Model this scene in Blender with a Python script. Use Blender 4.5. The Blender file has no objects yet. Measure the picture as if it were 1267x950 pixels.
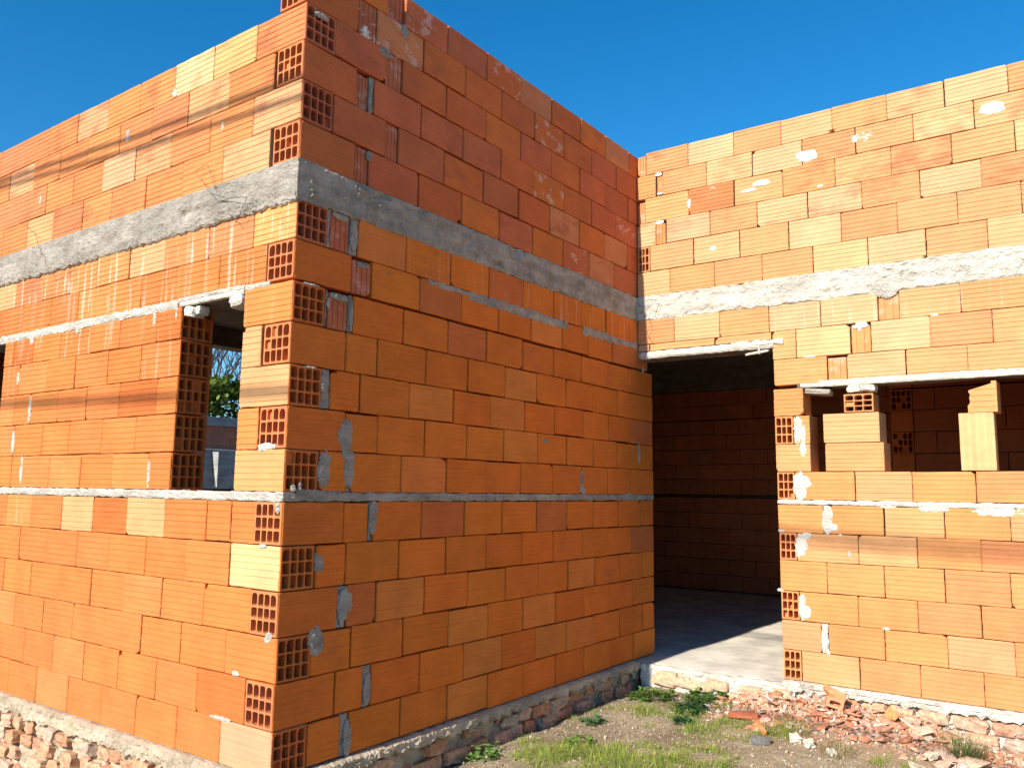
import bpy, bmesh, math, random
from mathutils import Vector, Matrix, noise, Euler
random.seed(11)
R = random.random
def U_(a, b): return a + (b - a) * R()
def V3(*a): return Vector(a)
C = bpy.context.scene.collection
L = 3.307                      # distance from the near corner to the entrance wall

# ------------------------------------------------------------------ camera
cam = bpy.data.cameras.new('camera'); co = bpy.data.objects.new('camera', cam); C.objects.link(co)
cam.sensor_width = 36; cam.lens = 36 * 1032.83 / 1267; cam.clip_end = 2000; cam.clip_start = .05
pi_, ya, ro = 0.126511, 0.627693, 0.0127874
fw = V3(-math.sin(ya) * math.cos(pi_), math.cos(ya) * math.cos(pi_), math.sin(pi_))
rr = V3(math.cos(ya), math.sin(ya), 0); uu = rr.cross(fw)
r2 = rr * math.cos(ro) + uu * math.sin(ro); u2 = -rr * math.sin(ro) + uu * math.cos(ro)
m4 = Matrix((r2, u2, -fw)).transposed().to_4x4(); m4.translation = V3(2.93317, -2.3692, 1.20676)
co.matrix_world = m4; bpy.context.scene.camera = co

# ------------------------------------------------------------------ light
EL, AZ = math.radians(31.5), math.radians(2.0)     # sun low in the south, a hair to the left
sdir = V3(-math.sin(AZ) * math.cos(EL), -math.cos(AZ) * math.cos(EL), math.sin(EL))
sl = bpy.data.lights.new('sun', 'SUN'); sl.energy = 4.6; sl.angle = math.radians(.5); sl.color = (1, .93, .82)
so = bpy.data.objects.new('sun', sl); C.objects.link(so); so.rotation_euler = sdir.to_track_quat('Z', 'Y').to_euler()
w = bpy.data.worlds.new('World'); bpy.context.scene.world = w; w.use_nodes = True
nt = w.node_tree; sky = nt.nodes.new('ShaderNodeTexSky'); sky.sky_type = 'NISHITA'; sky.sun_disc = False
sky.sun_elevation = EL; sky.sun_rotation = math.atan2(sdir.x, sdir.y); sky.ozone_density = 5.0; sky.air_density = 1.0; sky.dust_density = 0.
bg = nt.nodes['Background']; bg.inputs[1].default_value = .11
hs_ = nt.nodes.new('ShaderNodeHueSaturation'); hs_.inputs['Saturation'].default_value = 1.3; hs_.inputs['Hue'].default_value = .494; nt.links.new(sky.outputs[0], hs_.inputs['Color']); nt.links.new(hs_.outputs[0], bg.inputs[0])
vs = bpy.context.scene.view_settings; vs.view_transform = 'Standard'; vs.look = 'None'; vs.exposure = .72; vs.gamma = 1

# ------------------------------------------------------------------ materials
class NT:
    def __init__(s, name):
        s.m = bpy.data.materials.new(name); s.m.use_nodes = True; s.t = s.m.node_tree; s.b = s.t.nodes['Principled BSDF']
        s.pos = s.n('ShaderNodeNewGeometry').outputs['Position']
    def n(s, k): return s.t.nodes.new(k)
    def l(s, a, b): s.t.links.new(a, b)
    def attr(s, nm):
        a = s.n('ShaderNodeAttribute'); a.attribute_name = nm; return a
    def noise(s, sc, detail=4, rough=.55, vec=(1, 1, 1)):
        mp = s.n('ShaderNodeMapping'); mp.inputs['Scale'].default_value = vec; s.l(s.pos, mp.inputs[0])
        x = s.n('ShaderNodeTexNoise'); x.inputs['Scale'].default_value = sc; x.inputs['Detail'].default_value = detail
        x.inputs['Roughness'].default_value = rough; s.l(mp.outputs[0], x.inputs[0]); return x.outputs['Fac']
    def ramp(s, f, a, b, lo=0., hi=1.):
        r = s.n('ShaderNodeMapRange'); r.interpolation_type = 'SMOOTHSTEP'
        for i, v in enumerate((a, b, lo, hi)): r.inputs[i + 1].default_value = v
        s.l(f, r.inputs[0]); return r.outputs[0]
    def math(s, op, a, b):
        x = s.n('ShaderNodeMath'); x.operation = op
        for i, v in enumerate((a, b)):
            if isinstance(v, (int, float)): x.inputs[i].default_value = v
            else: s.l(v, x.inputs[i])
        return x.outputs[0]
    def mix(s, f, a, b, mode='MIX'):
        x = s.n('ShaderNodeMix'); x.data_type = 'RGBA'; x.blend_type = mode
        for i, v in ((0, f), (6, a), (7, b)):
            if isinstance(v, (int, float)): x.inputs[i].default_value = v
            elif isinstance(v, tuple): x.inputs[i].default_value = (*v, 1)
            else: s.l(v, x.inputs[i])
        return x.outputs[2]
    def val(s, f):
        x = s.n('ShaderNodeCombineColor')
        for i in range(3): s.l(f, x.inputs[i])
        return x.outputs[0]
    def done(s, col, rough=.9, bump=None, bs=.3, bd=.01, spec=.25):
        if isinstance(col, tuple): s.b.inputs['Base Color'].default_value = (*col, 1)
        else: s.l(col, s.b.inputs['Base Color'])
        s.b.inputs['Roughness'].default_value = rough; s.b.inputs['Specular IOR Level'].default_value = spec
        if bump is not None:
            x = s.n('ShaderNodeBump'); x.inputs['Strength'].default_value = bs; x.inputs['Distance'].default_value = bd
            s.l(bump, x.inputs['Height']); s.l(x.outputs[0], s.b.inputs['Normal'])
        return s.m

def mat_brick():
    k = NT('terracotta'); t = k.attr('tint').outputs['Color']
    sp = k.n('ShaderNodeSeparateColor'); k.l(k.attr('fx').outputs['Color'], sp.inputs[0])
    st = k.ramp(k.noise(1, 5, .6, (4, 4, 75)), .3, .7, .94, 1.05)
    c = k.mix(1., t, k.val(st), 'MULTIPLY')
    c = k.mix(1., c, k.val(k.ramp(k.noise(5, 4, .6), .25, .75, .90, 1.08)), 'MULTIPLY')
    c = k.mix(1., c, k.val(k.ramp(k.noise(190, 3, .6), .25, .75, .9, 1.07)), 'MULTIPLY')
    bl = k.math('MULTIPLY', k.ramp(k.noise(1, 4, .6, (5, 5, 10)), .46, .68), sp.outputs[0])
    c = k.mix(bl, c, (.40, .105, .045))
    wh = k.math('MULTIPLY', k.ramp(k.noise(1, 5, .65, (9, 9, 14)), .53, .62), sp.outputs[1])
    c = k.mix(wh, c, (.74, .68, .62))
    sk = k.math('MULTIPLY', k.ramp(k.noise(1, 3, .6, (26, 26, 1.6)), .55, .66), sp.outputs[2])
    c = k.mix(k.math('MULTIPLY', sk, .6), c, (.76, .66, .54))
    h = k.math('ADD', k.noise(1, 4, .6, (20, 20, 260)), k.math('MULTIPLY', k.noise(420, 2, .5), .6))
    return k.done(c, .88, h, .22, .003)
def mat_mortar(name, a, b, d, pit=.35):
    k = NT(name)
    c = k.mix(k.ramp(k.noise(9, 6, .65), .3, .7), a, b)
    c = k.mix(k.ramp(k.noise(34, 5, .7), .58, .72, 0, .7), c, d)
    c = k.mix(1., c, k.val(k.ramp(k.noise(1, 4, .6, (3, 3, 16)), .3, .7, .78, 1.12)), 'MULTIPLY')
    h = k.math('ADD', k.noise(75, 6, .75), k.math('MULTIPLY', k.noise(1, 4, .6, (14, 14, 40)), 1.2))
    return k.done(c, .95, h, min(1., pit * 1.5), .02)
def mat_tint(name, rough=.9, var=(.75, 1.2), sc=40, bs=.4, bd=.01, spec=.25, sub=None):
    k = NT(name); c = k.attr('tint').outputs['Color']
    c = k.mix(1., c, k.val(k.ramp(k.noise(sc, 5, .65), .3, .7, *var)), 'MULTIPLY')
    return k.done(c, rough, k.noise(sc * 1.7, 5, .65), bs, bd, spec)
def mat_leaf(name):
    k = NT(name); c = k.attr('tint').outputs['Color']; m = k.done(c, .6, spec=.3)
    tr = k.n('ShaderNodeBsdfTranslucent'); k.l(c, tr.inputs[0]); mx = k.n('ShaderNodeMixShader'); mx.inputs[0].default_value = .3
    k.l(k.b.outputs[0], mx.inputs[1]); k.l(tr.outputs[0], mx.inputs[2]); k.l(mx.outputs[0], k.t.nodes['Material Output'].inputs[0]); return m
def mat_ground():
    k = NT('soil')
    c = k.mix(k.ramp(k.noise(2.2, 5, .6), .35, .65), (.31, .235, .15), (.50, .41, .28))
    c = k.mix(k.ramp(k.noise(13, 6, .7), .52, .7), c, (.52, .44, .31))
    c = k.mix(k.ramp(k.noise(45, 4, .7), .6, .7, 0, .7), c, (.15, .10, .06))
    far = k.n('ShaderNodeSeparateXYZ'); k.l(k.pos, far.inputs[0])
    dm = k.math('MULTIPLY', k.ramp(far.outputs[1], 2.3, 2.75), k.ramp(far.outputs[0], .62, .95))
    dm = k.math('MULTIPLY', dm, k.ramp(far.outputs[1], 3.6, 3.3)); dm = k.math('MULTIPLY', dm, k.ramp(k.noise(11, 5, .7), .3, .55))
    c = k.mix(k.math('MULTIPLY', dm, .85), c, (.60, .37, .25))
    return k.done(c, 1., k.math('ADD', k.noise(70, 6, .75), k.noise(15, 4, .6)), .8, .03, .1)
M_BR = mat_brick()
M_MO = mat_mortar('mortar', (.36, .315, .26), (.54, .48, .41), (.18, .155, .13), .6)
M_BEAM = mat_mortar('beam_concrete', (.36, .31, .25), (.54, .48, .40), (.18, .15, .12), .6)
M_BEAML = mat_mortar('pale_beam_concrete', (.56, .52, .44), (.72, .67, .58), (.33, .30, .25), .5)
M_WH = mat_mortar('lime_mortar', (.60, .555, .48), (.74, .70, .62), (.42, .385, .33), .4)
M_SPL = mat_mortar('white_splash', (.74, .72, .68), (.80, .78, .74), (.66, .63, .58), .05)
M_CREAM = mat_mortar('cream_mortar', (.46, .42, .36), (.62, .57, .49), (.34, .31, .27), .4)
M_JOINT = mat_mortar('joint_mortar', (.06, .03, .02), (.10, .055, .035), (.05, .03, .02), .2)
M_FLOOR = mat_mortar('floor_screed', (.67, .61, .51), (.78, .72, .61), (.50, .45, .38), .15)
M_SLAB = mat_mortar('shaded_concrete', (.15, .115, .085), (.21, .165, .125), (.12, .09, .07), .2)  # concrete darkened in colour so rooms and soffits read as shaded
M_RUB = mat_tint('old_brick', .95, (.7, 1.25), 35, .6, .012)
M_GRND = mat_ground()
M_LEAF = mat_leaf('leaf')
M_BARK = mat_tint('bark', .95, (.7, 1.2), 20)
M_WIRE = NT('rusty_wire').done((.09, .06, .05), .6, spec=.4)
M_CAB = NT('black_rubber').done((.02, .02, .02), .6)
M_PLAST = NT('grey_plastic').done((.36, .41, .50), .45, spec=.4)

# ------------------------------------------------------------------ mesh builder
class MB:
    def __init__(s): s.v = []; s.f = []; s.t = []; s.x = []; s.m = []
    def vert(s, p): s.v.append((p[0], p[1], p[2])); return len(s.v) - 1
    def face(s, idx, t=(.5, .5, .5), x=(0, 0, 0), m=0): s.f.append(tuple(idx)); s.t.append(t); s.x.append(x); s.m.append(m)
    def add(s, verts, faces, t=(.5, .5, .5), x=(0, 0, 0), m=0):
        o = len(s.v); s.v.extend([tuple(p) for p in verts])
        for f in faces: s.face([i + o for i in f], t, x, m)
    def build(s, name, mats, parent=None, origin=None, smooth=False):
        me = bpy.data.meshes.new(name); o = origin or V3(0, 0, 0)
        vv = [(a - o[0], b - o[1], c - o[2]) for a, b, c in s.v] if origin else s.v
        me.from_pydata(vv, [], s.f); 
        for m in (mats if isinstance(mats, (list, tuple)) else [mats]): me.materials.append(m)
        me.polygons.foreach_set('material_index', s.m)
        for nm, d in (('tint', s.t), ('fx', s.x)):
            a = me.attributes.new(nm, 'FLOAT_COLOR', 'FACE'); fl = []
            for c in d: fl.extend((c[0], c[1], c[2], 1.))
            a.data.foreach_set('color', fl)
        if smooth: me.polygons.foreach_set('use_smooth', [True] * len(s.f))
        ob = bpy.data.objects.new(name, me); C.objects.link(ob)
        if origin: ob.location = o
        if parent: ob.parent = parent
        return ob
def empty(name, loc=(0, 0, 0)):
    o = bpy.data.objects.new(name, None); C.objects.link(o); o.location = loc; o.empty_display_size = .2; return o
def tag(o, label, cat, group=None, kind=None):
    if label: o['label'] = label
    if cat: o['category'] = cat
    if group: o['group'] = group
    if kind: o['kind'] = kind
    return o
class Fr:                                      # a wall plane: u along, v up, n out of the wall
    def __init__(s, P, U, V, N): s.P, s.U, s.V, s.N = Vector(P), Vector(U), Vector(V), Vector(N)
    def __call__(s, u, v, n): return s.P + s.U * u + s.V * v + s.N * n
    def swap(s): return Fr(s.P, s.V, s.U, s.N)
FA = Fr((0, 0, 0), (-1, 0, 0), (0, 0, 1), (0, -1, 0))
FB = Fr((0, 0, 0), (0, 1, 0), (0, 0, 1), (1, 0, 0))
FC = Fr((0, L, 0), (1, 0, 0), (0, 0, 1), (0, -1, 0))

def box(m, F, u0, u1, v0, v1, n0, n1, t=(.5, .5, .5), mi=0, x=(0, 0, 0)):
    p = [F(u, v, n) for n in (n0, n1) for v in (v0, v1) for u in (u0, u1)]
    m.add(p, [(0, 1, 3, 2), (4, 6, 7, 5), (0, 4, 5, 1), (2, 3, 7, 6), (0, 2, 6, 4), (1, 5, 7, 3)], t, x, mi)
def brick(m, F, u0, u1, v0, v1, depth, t, fx=(0, 0, 0), ng=6, cap0=True, cap1=True, seg=4, jit=1., gd=.0032, gw=.0021, cm=.018):
    b = U_(.0022, .0045); dn = U_(-.0032, .0025) * jit
    th, ph, ps = U_(-.004, .004) * jit, U_(-.006, .006) * jit, U_(-.007, .007) * jit
    uc, vc = (u0 + u1) / 2, (v0 + v1) / 2
    pr = [(v0, -depth), (v0, -b), (v0 + b, 0)]
    if ng:
        off = U_(-.004, .004)
        for i in range(ng):
            vi = v0 + (i + .75) * (v1 - v0) / (ng + .5) + off + U_(-.001, .001)
            pr += [(vi - gw, 0), (vi, -gd * U_(.7, 1.15)), (vi + gw, 0)]
    pr += [(v1 - b, 0), (v1, -b), (v1, -depth)]
    ch = U_(.005, cm) if R() < .3 else .004
    us = [u0, u0 + b] + ([u0 + b + ch * 1.3] if seg else []) + [u0 + b + (u1 - u0 - 2 * b) * (i + 1) / (seg + 1) for i in range(seg)] + ([u1 - b - ch * 1.3] if seg else []) + [u1 - b, u1]
    chip = random.choice((0, 0, 1, 2, 3, 4)) if jit and seg and u1 - u0 > .1 else 0
    n = len(pr); o = len(m.v); NS = len(us); wob = [U_(-.0014, .0014) for _ in pr]
    for si, u in enumerate(us):
        e = si in (0, NS - 1)
        j0, j1 = U_(-.0013, .0013) * jit, U_(-.0013, .0013) * jit
        for i, (v, d) in enumerate(pr):
            vv = v + (j0 if i < 3 else j1 if i >= n - 3 else 0)
            dd = d
            if e and d > -depth: dd = d - b; vv = vc + (vv - vc) * .985
            if d > -depth: dd += U_(-.0005, .0005) * jit
            u_ = u + (wob[i] if si in (0, 1, NS - 1, NS - 2) else 0) * jit
            if chip:
                low = chip in (1, 2); left = chip in (1, 3)
                if (i in (1, 2) if low else i in (n - 2, n - 3)) and (si in (0, 1) if left else si in (NS - 1, NS - 2)):
                    vv += ch * (1 if low else -1); dd -= ch * .8
            m.v.append(tuple(F(u_, vv + th * (u - uc), dd + dn + ph * (u - uc) + ps * (v - vc))))
    for si in range(NS - 1):
        for i in range(n - 1):
            a = o + si * n + i; m.face((a, a + 1, a + n + 1, a + n), t, fx)
        a = o + si * n; m.face((a + n - 1, a, a + n, a + 2 * n - 1), t, fx)
    if cap0: m.face([o + i for i in range(n)], t, fx)
    if cap1: m.face([o + (NS - 1) * n + i for i in range(n)][::-1], t, fx)
def hollow(m, F, u0, u1, v0, v1, dp, cols, rows, t, sides=.0, bord=.0095, web=.0072):
    dn = U_(-.002, .002); b = .002
    def P(u, v, n): return F(u, v, n + dn)
    us = [u0 + b] + [u0 + bord + (u1 - u0 - 2 * bord) * i / cols + U_(-.002, .002) for i in range(1, cols)] + [u1 - b]
    vs_ = [v0 + b] + [v0 + bord + (v1 - v0 - 2 * bord) * i / rows + U_(-.002, .002) for i in range(1, rows)] + [v1 - b]
    for i in range(cols):
        for j in range(rows):
            a, c, d, e = us[i], us[i + 1], vs_[j], vs_[j + 1]
            ha = a + (bord - b if i == 0 else web / 2) + U_(-.0008, .0008); hc = c - (bord - b if i == cols - 1 else web / 2) + U_(-.0008, .0008)
            hd = d + (bord - b if j == 0 else web / 2) + U_(-.0008, .0008); he = e - (bord - b if j == rows - 1 else web / 2) + U_(-.0008, .0008)
            o = len(m.v); big = .48 if j == rows - 1 else .2
            loop = []
            for q, (cu, cv, su, sv) in enumerate(((ha, hd, 1, 1), (hc, hd, -1, 1), (hc, he, -1, -1), (ha, he, 1, -1))):
                r = min(hc - ha, he - hd) * U_(.12, .3) if q < 2 else min(hc - ha, he - hd) * U_(.15, big)
                A = (cu + su * r, cv); B = (cu, cv + sv * r); Mid = (cu + su * r * .3, cv + sv * r * .3)
                loop += [B, Mid, A] if q in (0, 2) else [A, Mid, B]
            for (u, v) in ((a, d), (c, d), (c, e), (a, e)): m.v.append(tuple(P(u, v, 0)))
            for u, v in loop: m.v.append(tuple(P(u, v, 0)))
            sk = U_(-.004, .004)
            dq = dp * U_(.03, .2) if R() < .11 else dp
            for u, v in loop: m.v.append(tuple(P(u + sk, v, -dq)))
            for q in range(4):
                h = o + 4 + q * 3
                m.face((o + q, h + 1, h), t); m.face((o + q, h + 2, h + 1), t)
                nh = o + 4 + ((q + 1) % 4) * 3
                m.face((o + q, o + (q + 1) % 4, nh, h + 2), t)
            for q in range(12):
                q2 = (q + 1) % 12
                m.face((o + 4 + q, o + 4 + q2, o + 16 + q2, o + 16 + q), t)
            m.face([o + 16 + q for q in range(12)], t)
    o = len(m.v)
    for (x, e, n) in ((b, b, 0), (0, 0, -b), (0, 0, -max(sides, .012))):
        for (u, v) in ((u0 + x, v0 + e), (u1 - x, v0 + e), (u1 - x, v1 - e), (u0 + x, v1 - e)): m.v.append(tuple(P(u, v, n)))
    for k in (0, 4):
        for q in range(4): m.face((o + k + q, o + k + (q + 1) % 4, o + k + 4 + (q + 1) % 4, o + k + 4 + q), t)
    if sides: m.face((o + 8, o + 9, o + 10, o + 11), t)
def strip(m, F, u0, u1, v0, v1, proud, amp=.004, edge=.008, du=.025, nv=4, back=.03, freq=14, seed=0, mi=0, top=None, taper=True, pits=False):
    """rough, hand-laid mortar or concrete strip with ragged edges"""
    nu = max(2, int(abs(u1 - u0) / du)); o = len(m.v); W = nv + 3
    for i in range(nu + 1):
        u = u0 + (u1 - u0) * i / nu
        e0 = noise.noise(F(u, v0, seed) * 22) * edge + noise.noise(F(u, v0, seed + 3) * 60) * edge * .6
        e1 = noise.noise(F(u, v1, seed + 9) * 22) * (edge if top is None else top) + noise.noise(F(u, v1, seed + 5) * 60) * (edge if top is None else top) * .6
        a, b = v0 + e0, v1 + e1
        m.v.append(tuple(F(u, a, -back)))
        for j in range(nv + 1):
            v = a + (b - a) * j / nv
            q = F(u, v, seed); d = proud + amp * (noise.noise(q * freq) + .8 * noise.noise(q * freq * 3.1) + .55 * noise.noise(q * freq * 8))
            if pits: pv = noise.noise(V3(q.x * 5, q.y * 5, q.z * 11 + 20)) + .6 * noise.noise(q * 26); d -= .04 * max(0., pv - .38)
            if taper and j in (0, nv): d = min(d, proud * .35)
            m.v.append(tuple(F(u, v, d)))
        m.v.append(tuple(F(u, b, -back)))
    for i in range(nu):
        for j in range(W - 1):
            a = o + i * W + j; m.face((a, a + W, a + W + 1, a + 1), m=mi)
    for i in (0, nu): m.face([o + i * W + j for j in range(W)], m=mi)
def patch(m, F, u, v, w, h, th=.006, n=16, mi=0, seed=None):
    """a dab of mortar smeared on the wall: ragged, thin at its rim"""
    sd = seed if seed is not None else R() * 50; st = max(.0035, math.sqrt(w * h) / 24)
    nu, nv = int(w * .75 / st) + 2, int(h * .75 / st) + 2; idx = {}; val = {}
    for i in range(-nu, nu + 1):
        for j in range(-nv, nv + 1):
            x, y = i * st / (w / 2), j * st / (h / 2); q = V3(i * st, j * st, sd)
            val[i, j] = 1 - (abs(x) ** 2.2 + abs(y) ** 2.6) + .75 * noise.noise(q * 16) + .55 * noise.noise(q * 45) + .35 * noise.noise(q * 110)
    for i in range(-nu, nu):
        for j in range(-nv, nv):
            ks = [(i, j), (i + 1, j), (i + 1, j + 1), (i, j + 1)]
            if sum(val[k] > 0 for k in ks) < 2: continue
            f = []
            for k in ks:
                if k not in idx:
                    e = val[k]; d = -.0025 if e <= 0 else .0008 + th * min(1, e * 1.1) * (.6 + .7 * noise.noise(V3(k[0] * st, k[1] * st, sd + 4) * 60) + .5 * noise.noise(V3(k[0] * st, k[1] * st * 2.5, sd + 8) * 120))
                    idx[k] = m.vert(F(u + k[0] * st, v + k[1] * st, d))
                f.append(idx[k])
            m.face(f, m=mi)

# ------------------------------------------------------------------ brick colours (clay tones; wall B's include its look in shade)
ORG = (.585, .183, .047); PALE = (.63, .32, .14); PINK = (.57, .205, .08); DARK = (.54, .145, .034); RED = (.47, .135, .06)
def jitc(c, a=.07):
    k = 1 + U_(-a, a); return tuple(min(.8, x * k * (1 + U_(-.05, .05))) for x in c)
def pickA(r):
    q = R()
    if r >= 13: return jitc((.62, .225, .075) if q < .6 else PALE if q < .8 else PINK)
    return jitc(ORG if q < .78 else (.62, .215, .062) if q < .93 else DARK, .05)
def pickB_shade(r):  # wall B's look in shade is put into a deeper, more saturated orange
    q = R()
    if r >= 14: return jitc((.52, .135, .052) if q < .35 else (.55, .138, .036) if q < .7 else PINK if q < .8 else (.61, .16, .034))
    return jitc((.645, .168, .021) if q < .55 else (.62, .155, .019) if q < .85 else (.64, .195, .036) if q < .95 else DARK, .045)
def pickC(r):
    q = R()
    if r >= 11: return jitc(PALE if q < .3 else (.65, .38, .19) if q < .72 else (.63, .29, .12) if q < .96 else PINK)
    return jitc((.63, .265, .098) if q < .68 else PALE if q < .92 else ORG, .05)

# course tops
ZAB = {0: 0, 1: .190, 2: .382, 3: .571, 4: .762, 5: .955, 6: 1.145, 7: 1.374, 8: 1.565, 9: 1.752, 10: 1.942, 11: 2.128, 12: 2.322, 13: 2.511, 14: 2.883, 15: 3.080, 16: 3.271, 17: 3.460, 18: 3.650, 19: 3.830}
ZBOT = {7: 1.186, 14: 2.692, 12: 2.136}
ZC = {0: 0, 1: .192, 2: .382, 3: .570, 4: .768, 5: .950, 6: 1.136, 7: 1.354, 8: 1.538, 9: 1.730, 10: 1.918, 11: 2.121, 12: 2.321, 13: 2.511, 14: 2.883, 15: 3.085, 16: 3.273, 17: 3.470, 18: 3.655, 19: 3.838}
ZBOTC = {7: 1.167, 14: 2.692, 11: 1.942}
TA = {1: [.354, .687, 1.029, 1.357, 1.698, 2.048, 2.38], 2: [.193, .544, .878, 1.217, 1.554, 1.891, 2.223], 3: [.349, .698, 1.031, 1.372, 1.703, 2.035, 2.372], 4: [.189, .531, .876, 1.212, 1.54, 1.878, 2.213, 2.554], 5: [.352, .698, 1.038, 1.382, 1.714, 2.05, 2.385], 6: [.186, .361, .543, .889, 1.233, 1.575, 1.914, 2.269, 2.594], 7: [.353, .862, 1.061, 1.411, 1.745, 2.093, 2.43, 2.575, 2.80], 8: [.199, .354, .860, 1.204, 1.542, 1.898, 2.216, 2.578, 2.80], 9: [.350, .853, 1.034, 1.393, 1.735, 2.062, 2.39, 2.60, 2.80], 10: [.205, .346, .851, 1.204, 1.536, 1.886, 2.208, 2.575, 2.80], 11: [.347, .853, 1.07, 1.431, 1.752, 2.087, 2.418, 2.68, 2.80], 12: [.198, .556, .905, 1.247, 1.567, 1.911, 2.234, 2.588, 2.901], 13: [.306, .661, 1.042, 1.38, 1.722, 2.038, 2.381, 2.73], 14: [.210, .576, .921, 1.271, 1.619, 1.947, 2.299, 2.638, 2.976], 15: [.352, .702, 1.05, 1.398, 1.742, 2.087, 2.421, 2.767], 16: [.208, .56, .91, 1.251, 1.585, 1.94, 2.274, 2.616, 2.957], 17: [.357, .705, 1.055, 1.394, 1.739, 2.089, 2.437, 2.772, 3.115]}
TB = {1: 'h.185 .191 b.383 m.436 b.779 1.133 1.477 1.823 2.173 2.52 2.862 3.214 3.556', 2: 'c.34 b.518 m.568 b.911 1.255 1.607 1.951 2.302 2.644 3.009 3.368 3.556', 3: 'h.182 m.190 b.432 b.778 1.128 1.472 1.816 2.169 2.519 2.85 3.209 3.556', 4: 'c.338 m.391 b.584 .932 1.283 1.632 1.976 2.322 2.665 3.012 3.363 3.556', 5: 'h.190 m.196 b.379 .735 1.094 1.444 1.802 2.146 2.497 2.842 3.188 3.556', 6: 'c.354 b.516 m.546 b.892 1.244 1.591 1.949 2.296 2.644 2.996 3.343 3.556', 7: 'h.186 m.198 b.368 m.392 b.733 1.082 1.43 1.774 2.13 2.487 2.834 3.178 3.556', 8: 'c.346 b.558 .907 1.253 1.601 1.956 2.3 2.643 2.975 3.323 3.556', 9: 'h.188 m.241 b.429 .777 1.133 1.469 1.814 2.148 2.502 2.854 3.182 3.556', 10: 'c.332 b.54 .898 1.253 1.605 1.943 2.282 2.63 2.987 3.338 3.556', 11: 'h.197 m.212 v.338 m.366 b.714 1.069 1.419 1.779 2.132 2.484 2.846 3.211 3.556', 12: 'c.35 v.484 b.833 1.184 1.529 1.874 2.231 2.577 2.918 3.47', 13: 'h.186 m.207 v.330 m.381 b.724 1.081 1.433 1.783 2.128 2.478 2.824 3.175 3.47', 14: 'c.343 v.438 b.807 1.166 1.524 1.878 2.241 2.589 2.942 3.47', 15: 'h.192 b.55 v.644 b1.009 1.362 1.72 2.075 2.446 2.803 3.15 3.47', 16: 'c.34 v.425 m.454 b.813 1.168 1.531 1.886 2.25 2.611 2.971 3.47', 17: 'h.182 b.537 v.658 b1.014 1.376 1.736 2.089 2.453 2.813 3.165 3.47', 18: 'c.333 v.461 b.82 1.174 1.532 1.894 2.247 2.619 2.984 3.47', 19: 'h.188 b.536 v.66 b1.015 1.378 1.732 2.092 2.464 2.819 3.179 3.47'}
TC = {1: 's1.056 h1.178 b1.535 1.884 2.222', 2: 's1.053 b1.308 m1.351 b1.692 2.041 2.387', 3: 's1.052 h1.175 b1.541 1.888 2.23', 4: 's1.053 b1.356 1.704 2.045 2.385', 5: 's1.052 h1.170 b1.558 1.9 2.245', 6: 's1.048 b1.345 m1.380 b1.717 2.059 2.402', 7: 's1.047 h1.168 b1.549 1.89 2.238', 8: 's1.044 b1.276', 9: 's1.042 h1.169 m1.182 b1.278', 10: 's1.038 b1.238', 11: 's1.043 b1.403 v1.529 b1.883 2.231', 12: 's1.042 b1.202 1.56 v1.686 b2.034 2.373', 13: 's.004 b.307 .659 1.02 1.372 1.733 v1.863 b2.212', 14: 's.004 b.275 .629 .981 1.334 1.688 2.034 2.377', 15: 's.004 h.112 b.468 .826 1.176 1.526 1.876 2.223 2.564', 16: 's.004 b.161 v.247 b.601 .956 1.31 1.663 2.016 2.364', 17: 's.004 v.072 b.435 .788 1.146 1.499 1.853 2.207 2.551', 18: 's.004 b.170 v.225 b.58 .932 1.284 1.64 1.995 2.343', 19: 's.004 v.081 b.435 .792 1.141 1.492 1.841 2.185 2.533'}

house = tag(empty('unfinished_house'), 'unfinished house of orange hollow clay blocks with a grey concrete ring beam and open doorway', 'house')
def pj(b): b.parent = house; return b
wallA, wallB, wallC = MB(), MB(), MB()
ends = []                                     # hollow blocks, each a mesh of its own: (builder, wall index)
G = .0026
def gb(): q = R(); return U_(.0013, .0024) if q < .22 else U_(.0028, .0046) if q < .8 else U_(.0046, .0075)
def gj(k=1.): q = R(); return k * (U_(.0006, .0014) if q < .4 else U_(.0014, .003) if q < .85 else U_(.003, .0055))
def core(m, F, u0, u1, z0, z1): m.add([F(u0, z0, -.05), F(u1, z0, -.05), F(u1, z1, -.05), F(u0, z1, -.05)], [(0, 1, 2, 3)], m=1)
def zr(tops, bots, r): return bots.get(r, tops[r - 1]), tops[r]
def stain(r, wall):
    red = wh = sk = 0.
    if wall == 'A':
        if r in (13,): sk = U_(.5, 1.)
        if r in (12, 11): sk = U_(.1, .6)
        if r >= 14: red = U_(0, .7)
        if r in (6, 10) and R() < .3: sk = .3
        pass
    if wall == 'B':
        if r >= 14: red = U_(.0, .9); wh = .3 if R() < .1 else 0
        if r == 13: sk = U_(.0, .5)
        if R() < .06: red = max(red, .4)
    if wall == 'C':
        if r >= 16: red = U_(0, .55); pass
        if r == 13: sk = U_(0, .5)
    return red, wh, sk
A_T = {(5, 0): (.70, .43, .20), (17, 2): (.70, .46, .23), (17, 1): (.66, .38, .15), (15, 4): (.66, .33, .17), (16, 1): PALE, (14, 0): (.64, .34, .16), (9, 0): PALE, (7, 0): (.64, .3, .11), (10, 0): PALE, (13, 0): (.66, .33, .11), (1, 0): (.60, .32, .17), (6, 3): PALE, (6, 5): PALE}
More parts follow.
